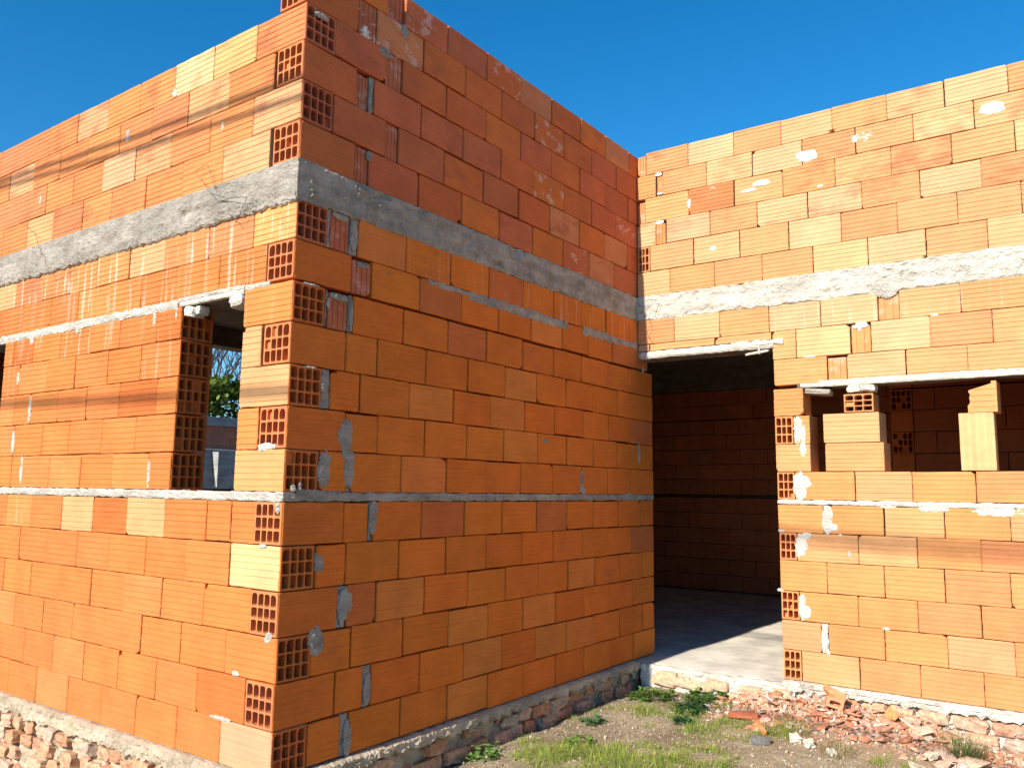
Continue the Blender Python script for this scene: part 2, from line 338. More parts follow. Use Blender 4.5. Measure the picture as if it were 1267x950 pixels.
for r in range(1, 18):
    z0, z1 = zr(ZAB, ZBOT, r); js = list(TA[r]); p = js[-1]
    while p < 4.0: p += .347; js.append(min(p, 4.1))
    u = 0.; k = 0
    for i, j in enumerate(js):
        void = (7 <= r <= 11) and ((u < .4 and j > .8 and j < .9) or (u > 2.79 and u < 3.4))
        even0 = (r % 2 == 0 and i == 0)
        if not void and not even0:
            t = A_T.get((r, k)) or pickA(r); fx = stain(r, 'A'); k += 1
            if r % 2 and i == 0:
                mb = MB(); wz0, wz1 = z0 + G, z1 - G
                brick(mb, FA, .0025, j - G, wz0, wz1, .186, t, fx, cap0=False)
                hollow(mb, FB, .004, .1865, wz0 + .001, wz1 - .001, .28, 4, 3, jitc(RED if r > 12 else DARK))
                ends.append((mb, 'A'))
            elif 7 <= r <= 11 and abs(u - .856) < .02:          # left jamb of the window: hollow ends face the opening
                mb = MB(); brick(mb, FA, u + .0025, j - G, z0 + G, z1 - G, .186, t, fx, cap0=False)
                FJ = Fr((-u, 0, 0), (0, 1, 0), (0, 0, 1), (1, 0, 0))
                hollow(mb, FJ, .004, .1865, z0 + G + .001, z1 - G - .001, .15, 4, 3, jitc(DARK)); ends.append((mb, 'A'))
            else:
                brick(wallA, FA, u + gj(), j - gj(), z0 + gj(.8), z1 - gj(.8), .186, t, fx)
                if i: core(wallA, FA, u, j, z0, z1)
        u = j
def parse(s):
    o = []; ty = 'b'
    for q in s.split():
        if q[0] in 'hbvmcs': ty = q[0]; q = q[1:]
        o.append((ty, float(q)))
    return o
moA, moB, moC = MB(), MB(), MB()
for r in range(1, 20):
    z0, z1 = zr(ZAB, ZBOT, r); u = 0.
    for ty, j in parse(TB[r]):
        t = pickB_shade(r); fx = stain(r, 'B')
        if ty == 'c':
            mb = MB(); brick(mb, FB, .0025, j - G, z0 + G, z1 - G, .186, jitc((.60, .15, .022) if r < 14 else (.55, .138, .042)), (0, 0, 0), cap0=False, gd=.0011, gw=.0016)  # side face takes the shade-tinted tone of wall B
            hollow(mb, FA, .004, .1865, z0 + G + .001, z1 - G - .001, .28, 4, 3, jitc((.60, .20, .075))); ends.append((mb, 'B'))
        elif ty == 'h':
            if r == 19:
                mb = MB(); hollow(mb, FB, .004, .1865, z0 + G, z1 - G, .28, 4, 3, jitc(RED), sides=.3); ends.append((mb, 'B'))
        elif ty == 'b': 
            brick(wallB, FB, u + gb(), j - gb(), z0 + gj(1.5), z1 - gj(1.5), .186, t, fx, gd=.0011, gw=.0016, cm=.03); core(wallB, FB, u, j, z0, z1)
        elif ty == 'v':
            Fv = Fr(FB.P - FB.N * U_(.006, .014), FB.V, FB.U, FB.N)
            brick(wallB, Fv, z0 + .003, z1 - .004 - (U_(.006, .014) if R() < .5 else 0), u + .004, j - .004, .17, jitc(RED), (.6, .9 if r == 18 else .15, 0), ng=3, gd=.006, gw=.0028); core(wallB, FB, u, j, z0, z1)
        else:
            strip(moB, FB.swap(), z0 + .004, z1 - .004, u + .002, j - .002, -.008 if j - u > .02 else -.012, .008, .006, du=.018, nv=4, back=.08, freq=24, seed=r)
        u = j
for r in range(1, 20):
    z0, z1 = zr(ZC, ZBOTC, r); seq = parse(TC[r]); p = seq[-1][1]
    if r in (8, 9, 10): seq += [('x', 3.42)]; p = 3.42
    while p < 5.1: p = min(p + .348, 5.15); seq.append(('b', p))
    u = 0
    for ty, j in seq:
        t = pickC(r); fx = stain(r, 'C')
        if ty == 's': u = j; continue
        if ty == 'h':
            mb = MB(); hollow(mb, FC, u + .003, j - .003, z0 + G, z1 - G, .28, 3, 3, jitc((.62, .26, .10)), sides=.3); ends.append((mb, 'C'))
        elif ty == 'b':
            brick(wallC, FC, u + gj(1.1), j - gj(1.1), z0 + gj(.8), z1 - gj(.8), .186, t, fx); core(wallC, FC, u, j, z0, z1)
        elif ty == 'v':
            Fv = Fr(FC.P - FC.N * U_(.004, .012), FC.V, FC.U, FC.N)
            brick(wallC, Fv, z0 + .003, z1 - .004 - (U_(.01, .022) if j - u > .05 else 0), u + .004, j - .004, .17, jitc((.62, .27, .10)), (.2, .2, 0), ng=2, gd=.004); core(wallC, FC, u, j, z0, z1)
        elif ty == 'm':
            strip(moC, FC.swap(), z0 + .004, z1 - .004, u + .002, j - .002, -.004, .006, .006, du=.018, nv=4, back=.08, freq=24, seed=r)
        u = j
# thin cut tiles above the door lintel
for a, b in ((.004, .10), (.104, .62), (.626, 1.036)):
    brick(wallC, FC, a + .003, b - .003, 2.268, 2.318, .186, pickC(12), (0, 0, 0), ng=1, seg=3)
brick(wallC, FC, .004, .10, 2.215, 2.262, .186, pickC(12), (0, 0, 0), ng=1, seg=2)
wA = pj(wallA.build('brick_wall', [M_BR, M_JOINT])); wB = pj(wallB.build('brick_wall', [M_BR, M_JOINT])); wC = pj(wallC.build('brick_wall', [M_BR, M_JOINT]))
wA['label'] = 'sunlit orange brick wall with a narrow window'; wB['label'] = 'shaded dark orange brick wall running back from the corner'; wC['label'] = 'bright brick wall with the doorway and wide window'
WP = {'A': wA, 'B': wB, 'C': wC}
for mb, k in ends: mb.build('hollow_block', [M_BR], WP[k])

# ------------------------------------------------------------------ mortar bands and dabs
dabs = []
strip(moA, FA, -.002, 4.1, 1.146, 1.186, .006, .006, .006, du=.02, nv=5, freq=26, seed=2)
strip(moA, FA, .34, .88, 2.126, 2.152, .008, .005, .006, du=.015, nv=4, freq=30, seed=3)
strip(moA, FA, .88, 2.95, 2.100, 2.146, .005, .005, .011, du=.015, nv=4, freq=30, seed=4)
strip(moA, FA, .16, .35, 2.122, 2.142, .004, .004, .007, du=.015, nv=3, freq=30, seed=4)
for u, v, w_, h in ((1.055, 1.27, .035, .17), (2.44, 1.285, .05, .18), (2.585, 1.47, .04, .15), (2.40, 1.66, .045, .16), (2.59, 1.86, .035, .09), (.60, 3.0, .02, .05), (1.05, 3.30, .05, .05), (1.5, 3.17, .035, .08), (2.5, 2.99, .03, .07), (.27, .393, .06, .022), (.36, .19, .16, .02), (.06, .563, .045, .035), (.12, .95, .06, .02), (.12, 1.385, .16, .03), (.9, 2.09, .02, .10), (2.45, 2.09, .05, .06), (1.9, 2.1, .06, .07), (1.1, 2.07, .03, .09)):
    dabs.append((FA, u, v, w_, h, .004, 'A'))
strip(moB, FB, -.002, 3.55, 1.146, 1.186, .004, .006, .007, du=.02, nv=5, freq=26, seed=12)
strip(moB, FB, .9, 1.25, 2.295, 2.322, .003, .003, .012, du=.015, nv=3, freq=26, seed=13)
strip(moB, FB, 1.25, 2.3, 2.275, 2.33, .004, .004, .016, du=.015, nv=4, freq=26, seed=13)
strip(moB, FB, 2.5, 3.3, 2.28, 2.335, .004, .004, .02, du=.015, nv=4, freq=26, seed=14)
for u, v, w_, h in ((.43, .075, .06, .17), (.546, .285, .05, .17), (.22, .53, .10, .14), (.375, .67, .08, .18), (.40, .68, .07, .1), (.215, .86, .07, .12), (.545, 1.07, .07, .16), (.23, 1.29, .09, .16), (.38, 1.30, .08, .16), (.35, 1.46, .10, .18), (.355, 1.39, .05, .1), (.20, 1.68, .04, .1), (.21, 2.06, .02, .05), (.275, 2.10, .14, .035), (.355, 2.03, .025, .16), (.42, 2.29, .10, .03), (.27, 2.49, .12, .03), (.355, 2.42, .05, .16), (.44, 2.85, .05, .05), (.43, 3.12, .03, .1), (.52, 3.44, .1, .05), (.66, 3.62, .08, .08), (2.49, 1.28, .05, .17), (2.50, 1.21, .1, .05), (3.32, 1.49, .04, .16), (3.40, 2.16, .05, .10), (3.15, 1.17, .25, .06), (2.05, 1.52, .08, .018), (.60, 2.29, .02, .02), (.2, 1.185, .3, .03), (.1, 3.43, .09, .03)):
    dabs.append((FB, u, v, w_, h, U_(.004, .008), 'B'))
strip(moC, FC, 1.05, 5.1, 1.137, 1.167, .007, .005, .006, du=.02, nv=4, freq=26, seed=22)
for u, v, w_, h in ((1.20, 1.26, .10, .19), (1.23, 1.29, .09, .1), (1.37, 1.04, .08, .19), (1.40, .99, .07, .05), (1.20, .86, .09, .19), (1.23, .93, .07, .05), (1.195, .47, .06, .17), (1.22, .45, .06, .1), (1.33, .29, .04, .19), (1.345, .2, .03, .03), (1.2, 1.63, .07, .19), (1.23, 1.5, .05, .1), (1.23, 1.60, .04, .16), (1.05, .57, .06, .02), (1.07, .96, .05, .02), (1.75, 1.145, .12, .05), (2.35, 1.12, .3, .07), (2.0, 1.13, .2, .05), (1.62, 2.31, .11, .05), (1.62, 2.28, .03, .04), (1.80, 2.50, .12, .06), (1.3, 2.125, .1, .015), (2.06, 2.325, .06, .02), (1.45, .945, .03, .018), (1.5, .83, .02, .04), (1.7, .385, .05, .018)):
    dabs.append((FC, u, v, w_, h, .004, 'C'))
for F, u, v, w_, h, k in ((FA, .15, 1.375, .10, .03, 'A'), (FA, .03, 1.115, .03, .05, 'A'), (FA, .05, .575, .05, .035, 'A'), (FB, .05, 1.20, .03, .04, 'B'), (FB, .09, 1.205, .025, .05, 'B'), (FB, .11, 2.125, .12, .012, 'B'), (FB, .12, 1.745, .1, .012, 'B'), (FA, .06, 3.65, .04, .02, 'A'), (FB, .08, 3.43, .09, .03, 'B')):
    dabs.append((F, u, v, w_, h, .012, k))
# white splashes high on the entrance wall
for u, v, w_, h in ((.99, 3.405, .13, .05), (.62, 3.44, .05, .035), (1.32, 3.535, .14, .10), (1.70, 3.58, .15, .08), (1.4, 3.30, .05, .02), (.44, 3.36, .03, .09), (.62, 2.985, .05, .05), (2.44, 3.58, .15, .09), (.9, 3.37, .10, .03), (.19, 3.645, .06, .03), (.20, 3.49, .06, .02), (.20, 3.26, .07, .03)):
    dabs.append((FC, u, v, w_ * 1.1, h * .85, .0012, 'S'))
moA.build('mortar_joint', [M_CREAM], wA); moB.build('mortar_joint', [M_MO], wB); moC.build('mortar_joint', [M_WH], wC)
for F, u, v, w_, h, th, k in dabs:
    m = MB(); patch(m, F, u, v, w_ * .84, h * .92, th); m.build('mortar_dab', {'A': M_CREAM, 'B': M_MO, 'C': M_WH, 'S': M_SPL}[k], WP['C' if k == 'S' else k])

# ------------------------------------------------------------------ ring beam
beam = MB()
strip(beam, FA, -.010, 4.1, 2.503, 2.694, .009, .004, .014, du=.011, nv=20, back=.17, freq=12, seed=31, top=.003, pits=True)
strip(beam, FA, -.004, 4.1, 2.488, 2.548, .013, .009, .013, du=.009, nv=8, back=.02, freq=26, seed=36)
strip(beam, FB, -.010, L - .01, 2.506, 2.692, .008, .007, .010, du=.010, nv=20, back=.17, freq=11, seed=32, top=.005, pits=True)
for i in range(14): patch(beam, FB, U_(.1, 3.2), U_(2.54, 2.67), U_(.08, .35), U_(.03, .08), U_(.010, .018))
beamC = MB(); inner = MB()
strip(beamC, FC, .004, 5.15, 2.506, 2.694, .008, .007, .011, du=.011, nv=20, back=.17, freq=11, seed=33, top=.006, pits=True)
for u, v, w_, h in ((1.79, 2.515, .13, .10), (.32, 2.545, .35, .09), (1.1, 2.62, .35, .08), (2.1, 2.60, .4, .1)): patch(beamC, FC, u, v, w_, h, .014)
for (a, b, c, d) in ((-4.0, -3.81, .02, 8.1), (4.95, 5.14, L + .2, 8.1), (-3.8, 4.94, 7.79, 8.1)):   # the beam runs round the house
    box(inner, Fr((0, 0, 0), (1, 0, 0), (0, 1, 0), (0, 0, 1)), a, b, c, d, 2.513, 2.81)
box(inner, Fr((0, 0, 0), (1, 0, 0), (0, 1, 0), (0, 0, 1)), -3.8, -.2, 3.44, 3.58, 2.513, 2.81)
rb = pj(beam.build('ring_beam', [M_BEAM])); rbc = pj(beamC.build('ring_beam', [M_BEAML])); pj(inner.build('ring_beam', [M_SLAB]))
def tube(m, pts, rad, n=6, t=(.1, .08, .06), rad1=None, mi=0, cap=True):
    pts = [Vector(p) for p in pts]; o = len(m.v); K = len(pts)
    for i, p in enumerate(pts):
        d = (pts[min(i + 1, K - 1)] - pts[max(i - 1, 0)]); d = d.normalized() if d.length > 1e-9 else V3(0, 0, 1)
        a = d.orthogonal().normalized(); b = d.cross(a); r = rad if rad1 is None else rad + (rad1 - rad) * i / (K - 1)
        for q in range(n):
            w_ = 2 * math.pi * q / n; m.v.append(tuple(p + a * math.cos(w_) * r + b * math.sin(w_) * r))
    for i in range(K - 1):
        for q in range(n):
            a, b = o + i * n + q, o + i * n + (q + 1) % n; m.face((a, b, b + n, a + n), t, m=mi)
    if cap: m.face([o + q for q in range(n)], t, m=mi); m.face([o + (K - 1) * n + q for q in range(n)], t, m=mi)
def wire(pts, parent):
    m = MB(); P = []
    for i in range(len(pts) - 1):
        a, b = Vector(pts[i]), Vector(pts[i + 1])
        for k in range(4): P.append(a.lerp(b, k / 4) + V3(U_(-.004, .004), U_(-.005, .002), U_(-.004, .004)))
    P.append(Vector(pts[-1])); tube(m, P, .0016, 5); m.build('tie_wire', M_WIRE, parent)
wire([(-.60, -.012, 2.66), (-.66, -.03, 2.80), (-.76, -.035, 2.79), (-.58, -.05, 2.62), (-.50, -.03, 2.60)], rb)
wire([(-.56, -.012, 2.60), (-.40, -.04, 2.575), (-.30, -.045, 2.555), (-.38, -.04, 2.45), (-.47, -.03, 2.52)], rb)
wire([(-2.38, -.012, 2.61), (-2.45, -.03, 2.75), (-2.56, -.04, 2.82)], rb)
wire([(-2.36, -.012, 2.61), (-2.20, -.045, 2.45), (-1.98, -.04, 2.50)], rb)
wire([(.05, L - .012, 2.60), (.12, L - .04, 2.66), (.21, L - .04, 2.63), (.16, L - .03, 2.52)], rbc)
wire([(.10, L - .012, 2.53), (.13, L - .03, 2.46), (.10, L - .035, 2.40), (.135, L - .03, 2.33)], rbc)

# ------------------------------------------------------------------ lintels, shims
def part(name, mat, fn, parent=house, smooth=False):
    m = MB(); fn(m); return m.build(name, mat, parent, smooth=smooth)
def lint_a(m): box(m, FA, .30, .92, 2.1085, 2.1285, -.188, .004)
part('lintel', M_WH, lambda m: strip(m, FA, .345, .865, 2.107, 2.131, .007, .002, .0015, du=.02, nv=3, back=.02, seed=41))
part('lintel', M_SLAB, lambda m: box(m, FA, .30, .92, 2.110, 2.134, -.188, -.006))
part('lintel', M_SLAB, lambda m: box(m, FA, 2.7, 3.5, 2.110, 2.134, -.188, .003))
def lint_door(m):
    strip(m, FC, .03, 1.05, 2.209, 2.262, .012, .004, .004, du=.02, nv=4, back=.03, seed=42)
    strip(m, FC, .75, 1.12, 2.225, 2.268, .014, .006, .010, du=.015, nv=4, back=.03, seed=43)
dl = part('lintel', M_WH, lint_door)
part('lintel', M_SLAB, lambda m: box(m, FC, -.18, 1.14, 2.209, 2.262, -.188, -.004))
def rough(m, c, d, t=(.5, .5, .5), amp=.12, rot=None, mi=0, n=3):
    """rounded irregular lump"""
    bm = bmesh.new(); bmesh.ops.create_cube(bm, size=1); bmesh.ops.subdivide_edges(bm, edges=bm.edges, cuts=n, use_grid_fill=True)
    s = V3(R() * 90, R() * 90, R() * 90); q = (rot or Euler((0, 0, 0))).to_matrix()
    vs = []
    for v in bm.verts:
        p = v.co.copy(); rr_ = p.length; p = p.lerp(p * (.62 / max(rr_, .01)), .35 if rr_ > .6 else .1)
        p += noise.noise_vector(p * 3 + s) * amp + noise.noise_vector(p * 8 + s) * amp * .4
        vs.append(q @ V3(p.x * d[0], p.y * d[1], p.z * d[2]) + Vector(c))
    m.add(vs, [[v.index for v in f.verts] for f in bm.faces], t, m=mi); bm.free()
part('shim', M_WH, lambda m: (rough(m, (-.79, .03, 2.075), (.075, .07, .05), rot=Euler((0, .2, 0))), rough(m, (-.735, .04, 2.078), (.035, .06, .045))), dl)
part('shim', M_WH, lambda m: rough(m, (-.405, .03, 2.082), (.085, .09, .055), rot=Euler((0, -.25, .2))), dl)
part('shim', M_WH, lambda m: (rough(m, (.93, L + .01, 2.185), (.16, .03, .016), rot=Euler((0, -.12, .1))), rough(m, (.95, L - .005, 2.20), (.012, .02, .06))), dl)
def lint_win(m):
    strip(m, FC, 1.225, 3.55, 1.917, 1.944, .006, .0025, .002, du=.02, nv=3, back=.03, seed=44)
    strip(m, FC, 1.35, 3.55, 1.940, 1.958, .004, .004, .006, du=.015, nv=3, back=.02, seed=45)
wl = part('lintel', M_WH, lint_win)
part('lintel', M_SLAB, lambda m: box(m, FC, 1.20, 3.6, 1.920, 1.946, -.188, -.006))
part('shim', M_MO, lambda m: rough(m, (1.325, L + .07, 1.888), (.17, .16, .035), rot=Euler((0, .10, .15)), amp=.06), wl)
part('shim', M_WH, lambda m: (rough(m, (1.57, L + .02, 1.893), (.085, .09, .05)), rough(m, (1.65, L + .04, 1.893), (.09, .1, .045), rot=Euler((0, .1, 0)))), wl)

# ------------------------------------------------------------------ loose blocks standing in the wide window
def loose(name, label, base, fn, rz=0.):
    m = MB(); F = Fr((0, 0, 0), (1, 0, 0), (0, 0, 1), (0, -1, 0)); fn(m, F)
    o = m.build(name, [M_BR]); o.location = base; o.rotation_euler = (0, 0, rz)
    return tag(o, label, 'block', 'loose blocks standing in the wide window')
loose('hollow_block', 'lower long orange block lying on the window ledge nearest the doorway', (1.552, L, 1.356), lambda m, F: brick(m, F, -.180, .182, 0, .183, .186, jitc((.64, .305, .13), .03), jit=.5))
loose('hollow_block', 'upper long orange block carrying the cut open ended block', (1.540, L - .004, 1.542), lambda m, F: brick(m, F, -.174, .174, 0, .190, .186, jitc((.65, .33, .155), .03), jit=.5), -.012)
def cutb(m, F):
    hollow(m, F, -.09, .09, 0, .118, .14, 3, 3, (.60, .27, .11), sides=.18, bord=.008, web=.006)
loose('cut_block', 'small cut block showing open cells, wedged under the window lintel', (1.595, L - .012, 1.737), cutb, .03)
def upright(m, F):
    Fv = Fr((0, 0, 0), (0, 0, 1), (1, 0, 0), (0, -1, 0))
    brick(m, Fv, .002, .347, -.093, .093, .14, (.67, .40, .19), ng=4, gd=.007, gw=.011, jit=.6)
loose('hollow_block', 'pale block standing on end with vertical ridges, on the window ledge', (2.259, L - .006, 1.356), upright, .02)
def broken(m, F):
    t = (.64, .31, .12); o = len(m.v)
    pr = [(-.083, 0), (.072, 0), (.072, .185), (.045, .185), (.045, .170), (-.075, .135), (-.078, .125), (-.068, .110), (-.074, .09), (-.070, .06), (-.084, .04)]
    n = len(pr)
    for d in (0, -.17):
        for u, v in pr: m.v.append(tuple(F(u, v, d)))
    for i in range(n): m.face((o + i, o + (i + 1) % n, o + n + (i + 1) % n, o + n + i), t)
    m.face([o + i for i in range(n)], t); m.face([o + n + i for i in range(n)], t)
    for z in (.03, .065, .10, .135): box(m, F, -.066 if z < .13 else -.05, .0718, z, z + .0025, .0, .0016, (.42, .19, .07))
loose('broken_block', 'block broken along its left edge, jammed between upright block and lintel', (2.302, L, 1.706), broken, -.01)

# ------------------------------------------------------------------ foundations
OLD = [(.54, .30, .18), (.50, .26, .15), (.56, .36, .24), (.54, .38, .27)]
def foundation(F, u0, u1, zt, zb, mort, lw, proud, mcol, bandh, seed, rowh=.075, rec=0.):
    m = MB()
    nz = max(6, int((zt - zb) / .03))
    strip(m, F, u0, u1, zb, zt, -.02 - rec + proud * .3, .026, .002, du=.02, nv=nz, back=.15, freq=14, seed=seed, taper=False)
    z = zt - bandh; row = 0
    while z > zb:
        u = u0 + U_(-.1, 0)
        while u < u1:
            l = U_(*lw); h = rowh * U_(.8, 1.0)
            if R() < .84 and u > u0 + .02 and u + l < u1:
                c = F(u + l / 2, z - h / 2 + U_(-.006, .006), proud * .5 - .052 - rec + U_(-.014, .026))
                d = [abs(F.U.x) * l + abs(F.N.x) * .11, abs(F.U.y) * l + abs(F.N.y) * .11, h]
                rough(m, c, d, jitc(random.choice(OLD)), .115, Euler((U_(-.12, .12), U_(-.12, .12), U_(-.15, .15))), 1)
            u += l + U_(.012, .035)
        z -= rowh + U_(.008, .018); row += 1
    # the ragged band of bedding mortar on top
    strip(m, F, u0, u1, zt - bandh, zt - .001, proud * .5 + .012, .014, .030, du=.012, nv=7, back=.02, freq=18, seed=seed + 5, top=.006)
    k = u0
    while k < u1:
        patch(m, F, k, zt - bandh - U_(0, .07), U_(.06, .2), U_(.03, .09), proud * .5 - rec * R() + U_(.0, .02)); k += U_(.14, .4)
    return pj(m.build('foundation', [mcol, M_RUB], smooth=False))
M_MSAND = mat_mortar('sandy_mortar', (.46, .37, .25), (.60, .50, .37), (.34, .26, .18), .4)
foundation(FA, -.02, 4.1, .0, -.85, 0, (.08, .13), .06, M_MSAND, .085, 51)
foundation(FB, -.02, 3.5, -.003, -.45, 0, (.10, .22), .05, M_MSAND, .06, 52, rec=.035)
FCf = Fr((0, L, 0), (1, 0, 0), (0, 0, 1), (0, -1, 0))
foundation(FCf, 1.06, 5.1, -.003, -.5, 0, (.12, .24), .06, M_WH, .06, 53)
# ------------------------------------------------------------------ floor, interior, roof slab
def floor(m):
    xs = [-.17 + 5.2 * i / 90 for i in range(91)]; ys = [L - .045 + 4.6 * i / 70 for i in range(71)]
    o = len(m.v)
    for y in ys:
        for x in xs:
            e = (.02 * noise.noise(V3(x * 9, 3, 1)) if y == ys[0] else 0)
            m.v.append((x, y + e, -.016 + .010 * noise.noise(V3(x * 1.4, y * 1.4, 5)) + .004 * noise.noise(V3(x * 6, y * 6, 5)) - (.008 if y == ys[0] else 0)))
    nx = len(xs)
    for j in range(len(ys) - 1):
        for i in range(nx - 1): a = o + j * nx + i; m.face((a, a + 1, a + nx + 1, a + nx))
    box(m, Fr((0, 0, 0), (1, 0, 0), (0, 1, 0), (0, 0, 1)), -3.95, -.16, .1, 7.9, -.2, -.02)
fl = part('floor_slab', M_FLOOR, floor)
def thresh(m):
    strip(m, Fr((0, L - .045, 0), (1, 0, 0), (0, 0, 1), (0, -1, 0)), .035, 1.14, -.34, -.024, .0, .016, .006, du=.02, nv=14, back=.1, freq=13, seed=61)
    for k in range(12):
        l = U_(.09, .18); rough(m, (U_(.15, 1.1), L - .05, U_(-.14, -.07)), (l, .06, U_(.05, .065)), jitc((.60, .42, .27)), .08, Euler((0, U_(-.1, .1), 0)), 1)
part('threshold', [M_WH, M_RUB], thresh)
def plain_wall(F, u0, u1, rows, depth=.13, void=(), tcol=(.42, .115, .045), sh=0.):  # tcol: clay darkened to put the rooms' shade into the colour
    m = MB()
    for r in range(1, rows + 1):
        z0, z1 = zr(ZAB, ZBOT, r); u = u0 - (.174 if r % 2 else 0)
        while u < u1:
            a, b = max(u, u0), min(u + .347, u1)
            for (v0, v1) in void:
                if a < v1 and b > v0:
                    if a < v0: b = v0
                    elif b > v1: a = v1
                    else: b = a
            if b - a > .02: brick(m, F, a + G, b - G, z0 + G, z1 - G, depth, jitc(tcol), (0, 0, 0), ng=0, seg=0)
            u += .347
        if r == 6: box(m, F, u0, u1, 1.146, 1.185, -depth + .01, -.004, mi=1)
    m.add([F(u, v, -depth + .015) for (u, v) in ((u0, 0), (u1, 0), (u1, 2.51), (u0, 2.51))], [(0, 1, 2, 3)], m=1) if not void else None
    return pj(m.build('interior_wall', [M_BR, M_JOINT]))
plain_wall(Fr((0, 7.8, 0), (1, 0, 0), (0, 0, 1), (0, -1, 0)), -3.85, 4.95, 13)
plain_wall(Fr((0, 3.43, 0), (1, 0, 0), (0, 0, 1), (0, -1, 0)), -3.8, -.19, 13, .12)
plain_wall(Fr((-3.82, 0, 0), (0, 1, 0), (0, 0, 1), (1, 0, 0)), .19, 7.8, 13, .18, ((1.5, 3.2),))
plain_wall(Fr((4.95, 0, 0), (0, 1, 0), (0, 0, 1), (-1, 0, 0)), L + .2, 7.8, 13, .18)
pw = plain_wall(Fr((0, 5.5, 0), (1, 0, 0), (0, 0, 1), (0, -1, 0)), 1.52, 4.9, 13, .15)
for r in range(1, 14):
    z0, z1 = zr(ZAB, ZBOT, r); m = MB(); F = Fr((0, 5.5, 0), (1, 0, 0), (0, 0, 1), (0, -1, 0))
    if r % 2: hollow(m, F, 1.34, 1.515, z0 + G, z1 - G, .1, 4, 3, jitc(DARK), sides=.15)
    else: brick(m, F, 1.34, 1.515, z0 + G, z1 - G, .15, jitc(DARK), ng=0, seg=0)
    m.build('hollow_block' if r % 2 else 'brick', [M_BR, M_JOINT], pw)
def shell(m):  # unseen boxes added behind the inner walls to stop light leaking through gaps
    F = Fr((0, 0, 0), (1, 0, 0), (0, 1, 0), (0, 0, 1))
    box(m, F, -4.0, 5.14, 7.95, 8.1, -.5, 2.51); box(m, F, 5.09, 5.14, L + .2, 7.94, -.5, 2.51); box(m, F, -4.0, -3.96, 3.4, 7.94, -.5, 2.51)
part('light_seal', M_SLAB, shell)
def slab(m):
    F = Fr((0, 0, 0), (1, 0, 0), (0, 1, 0), (0, 0, 1))
    box(m, F, -3.82, -.175, .175, 3.5, 2.695, 2.80); box(m, F, -3.99, 5.1, 3.502, 8.15, 2.80, 2.875)
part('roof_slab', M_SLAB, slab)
# gables of blocks closing the body of the house behind the parapets
# ------------------------------------------------------------------ ground
def sm(a, b, x): t = max(0., min(1., (x - a) / (b - a))); return t * t * (3 - 2 * t)    # also falls when a > b
def gz(x, y):
    z = -.30 + .125 * sm(.2, 1.6, y) * sm(-.3, .2, x)
    z += .075 * sm(2.3, 3.2, y) * sm(.55, 1.0, x) * sm(2.15, 1.8, x); z -= .04 * sm(1.9, 2.3, x)
    z -= .30 * sm(.2, -.5, x) * sm(.4, -.3, y)
    z += .022 * noise.noise(V3(x * 1.7, y * 1.7, 3)) + .012 * noise.noise(V3(x * 6, y * 6, 9))
    if -3.9 < x < 0 and y > .05 or y > L: z = min(z, -.22)
    return z
def axis(lo, hi, step, far):
    a = []; x = lo; d = step
    while x > -far: d *= 1.4; x -= d; a.append(x)
    a = a[::-1]; n = int((hi - lo) / step); a += [lo + (hi - lo) * i / n for i in range(n + 1)]; x = hi; d = step
    while x < far: d *= 1.4; x += d; a.append(x)
    return a
gm = MB(); xs = axis(-1.2, 3.4, .028, 900); ys = axis(-.6, 3.5, .028, 900)
for y in ys:
    for x in xs:
        near = (-1.2 < x < 3.4 and -.6 < y < 3.5)
        gm.v.append((x, y, gz(x, y) + (.010 * noise.noise(V3(x * 22, y * 22, 1)) + .008 * noise.noise(V3(x * 48, y * 48, 1)) if near else 0)))
nx = len(xs)
for j in range(len(ys) - 1):
    for i in range(nx - 1): a = j * nx + i; gm.face((a, a + 1, a + nx + 1, a + nx))
tag(gm.build('ground', M_GRND, smooth=True), 'bare brown soil yard in front of the house', 'ground', kind='structure')

# ------------------------------------------------------------------ grass, weeds
def blade(m, p, h, w_, az, bend, t, seg=3):
    d = V3(math.cos(az), math.sin(az), 0); s = V3(-d.y, d.x, 0); o = len(m.v)
    for i in range(seg + 1):
        k = i / seg; q = p + V3(0, 0, h * k * (1 - .35 * bend * k)) + d * (h * bend * k * k); ww = w_ * (1 - k ** 1.6) * .5
        if i < seg: m.v.append(tuple(q + s * ww)); m.v.append(tuple(q - s * ww))
        else: m.v.append(tuple(q))
    for i in range(seg - 1): m.face((o + 2 * i, o + 2 * i + 1, o + 2 * i + 3, o + 2 * i + 2), t)
    m.face((o + 2 * seg - 2, o + 2 * seg - 1, o + 2 * seg), t)
def dens(x, y):
    d = noise.noise(V3(x * 1.6, y * 1.6, 7)) + .55 * noise.noise(V3(x * 4.5, y * 4.5, 8))
    base = d * 1.25 - .02 + 1.2 * noise.noise(V3(x * 8, y * 8, 2))
    base += .55 * math.exp(-((x - .45) / .22) ** 2 - ((y - 1.6) / .4) ** 2)
    base += .8 * math.exp(-((x - .88) / .28) ** 2 - ((y - 2.3) / .5) ** 2)
    base -= .95 * math.exp(-((x - .38) / .2) ** 2 - ((y - 2.15) / .3) ** 2)
    base -= 1.1 * sm(2.45, 2.8, y) * sm(.75, 1.0, x)
    base -= .6 * sm(.14, .0, x)
    return base
gr = MB(); cnt = 0
while cnt < 27000:
    x, y = U_(.06, 3.3), U_(-.3, 3.25)
    if R() > sm(-.05, .75, dens(x, y)): continue
    cnt += 1; q = R()
    t = jitc((.25, .37, .04), .3) if q < .56 else jitc((.42, .47, .09), .2) if q < .8 else jitc((.56, .48, .26), .25)
    blade(gr, V3(x, y, gz(x, y) - .002), U_(.018, .062) * (.6 + .8 * sm(.2, 1., dens(x, y))), U_(.002, .0038), U_(0, 6.283), U_(.3, 2.2), t)
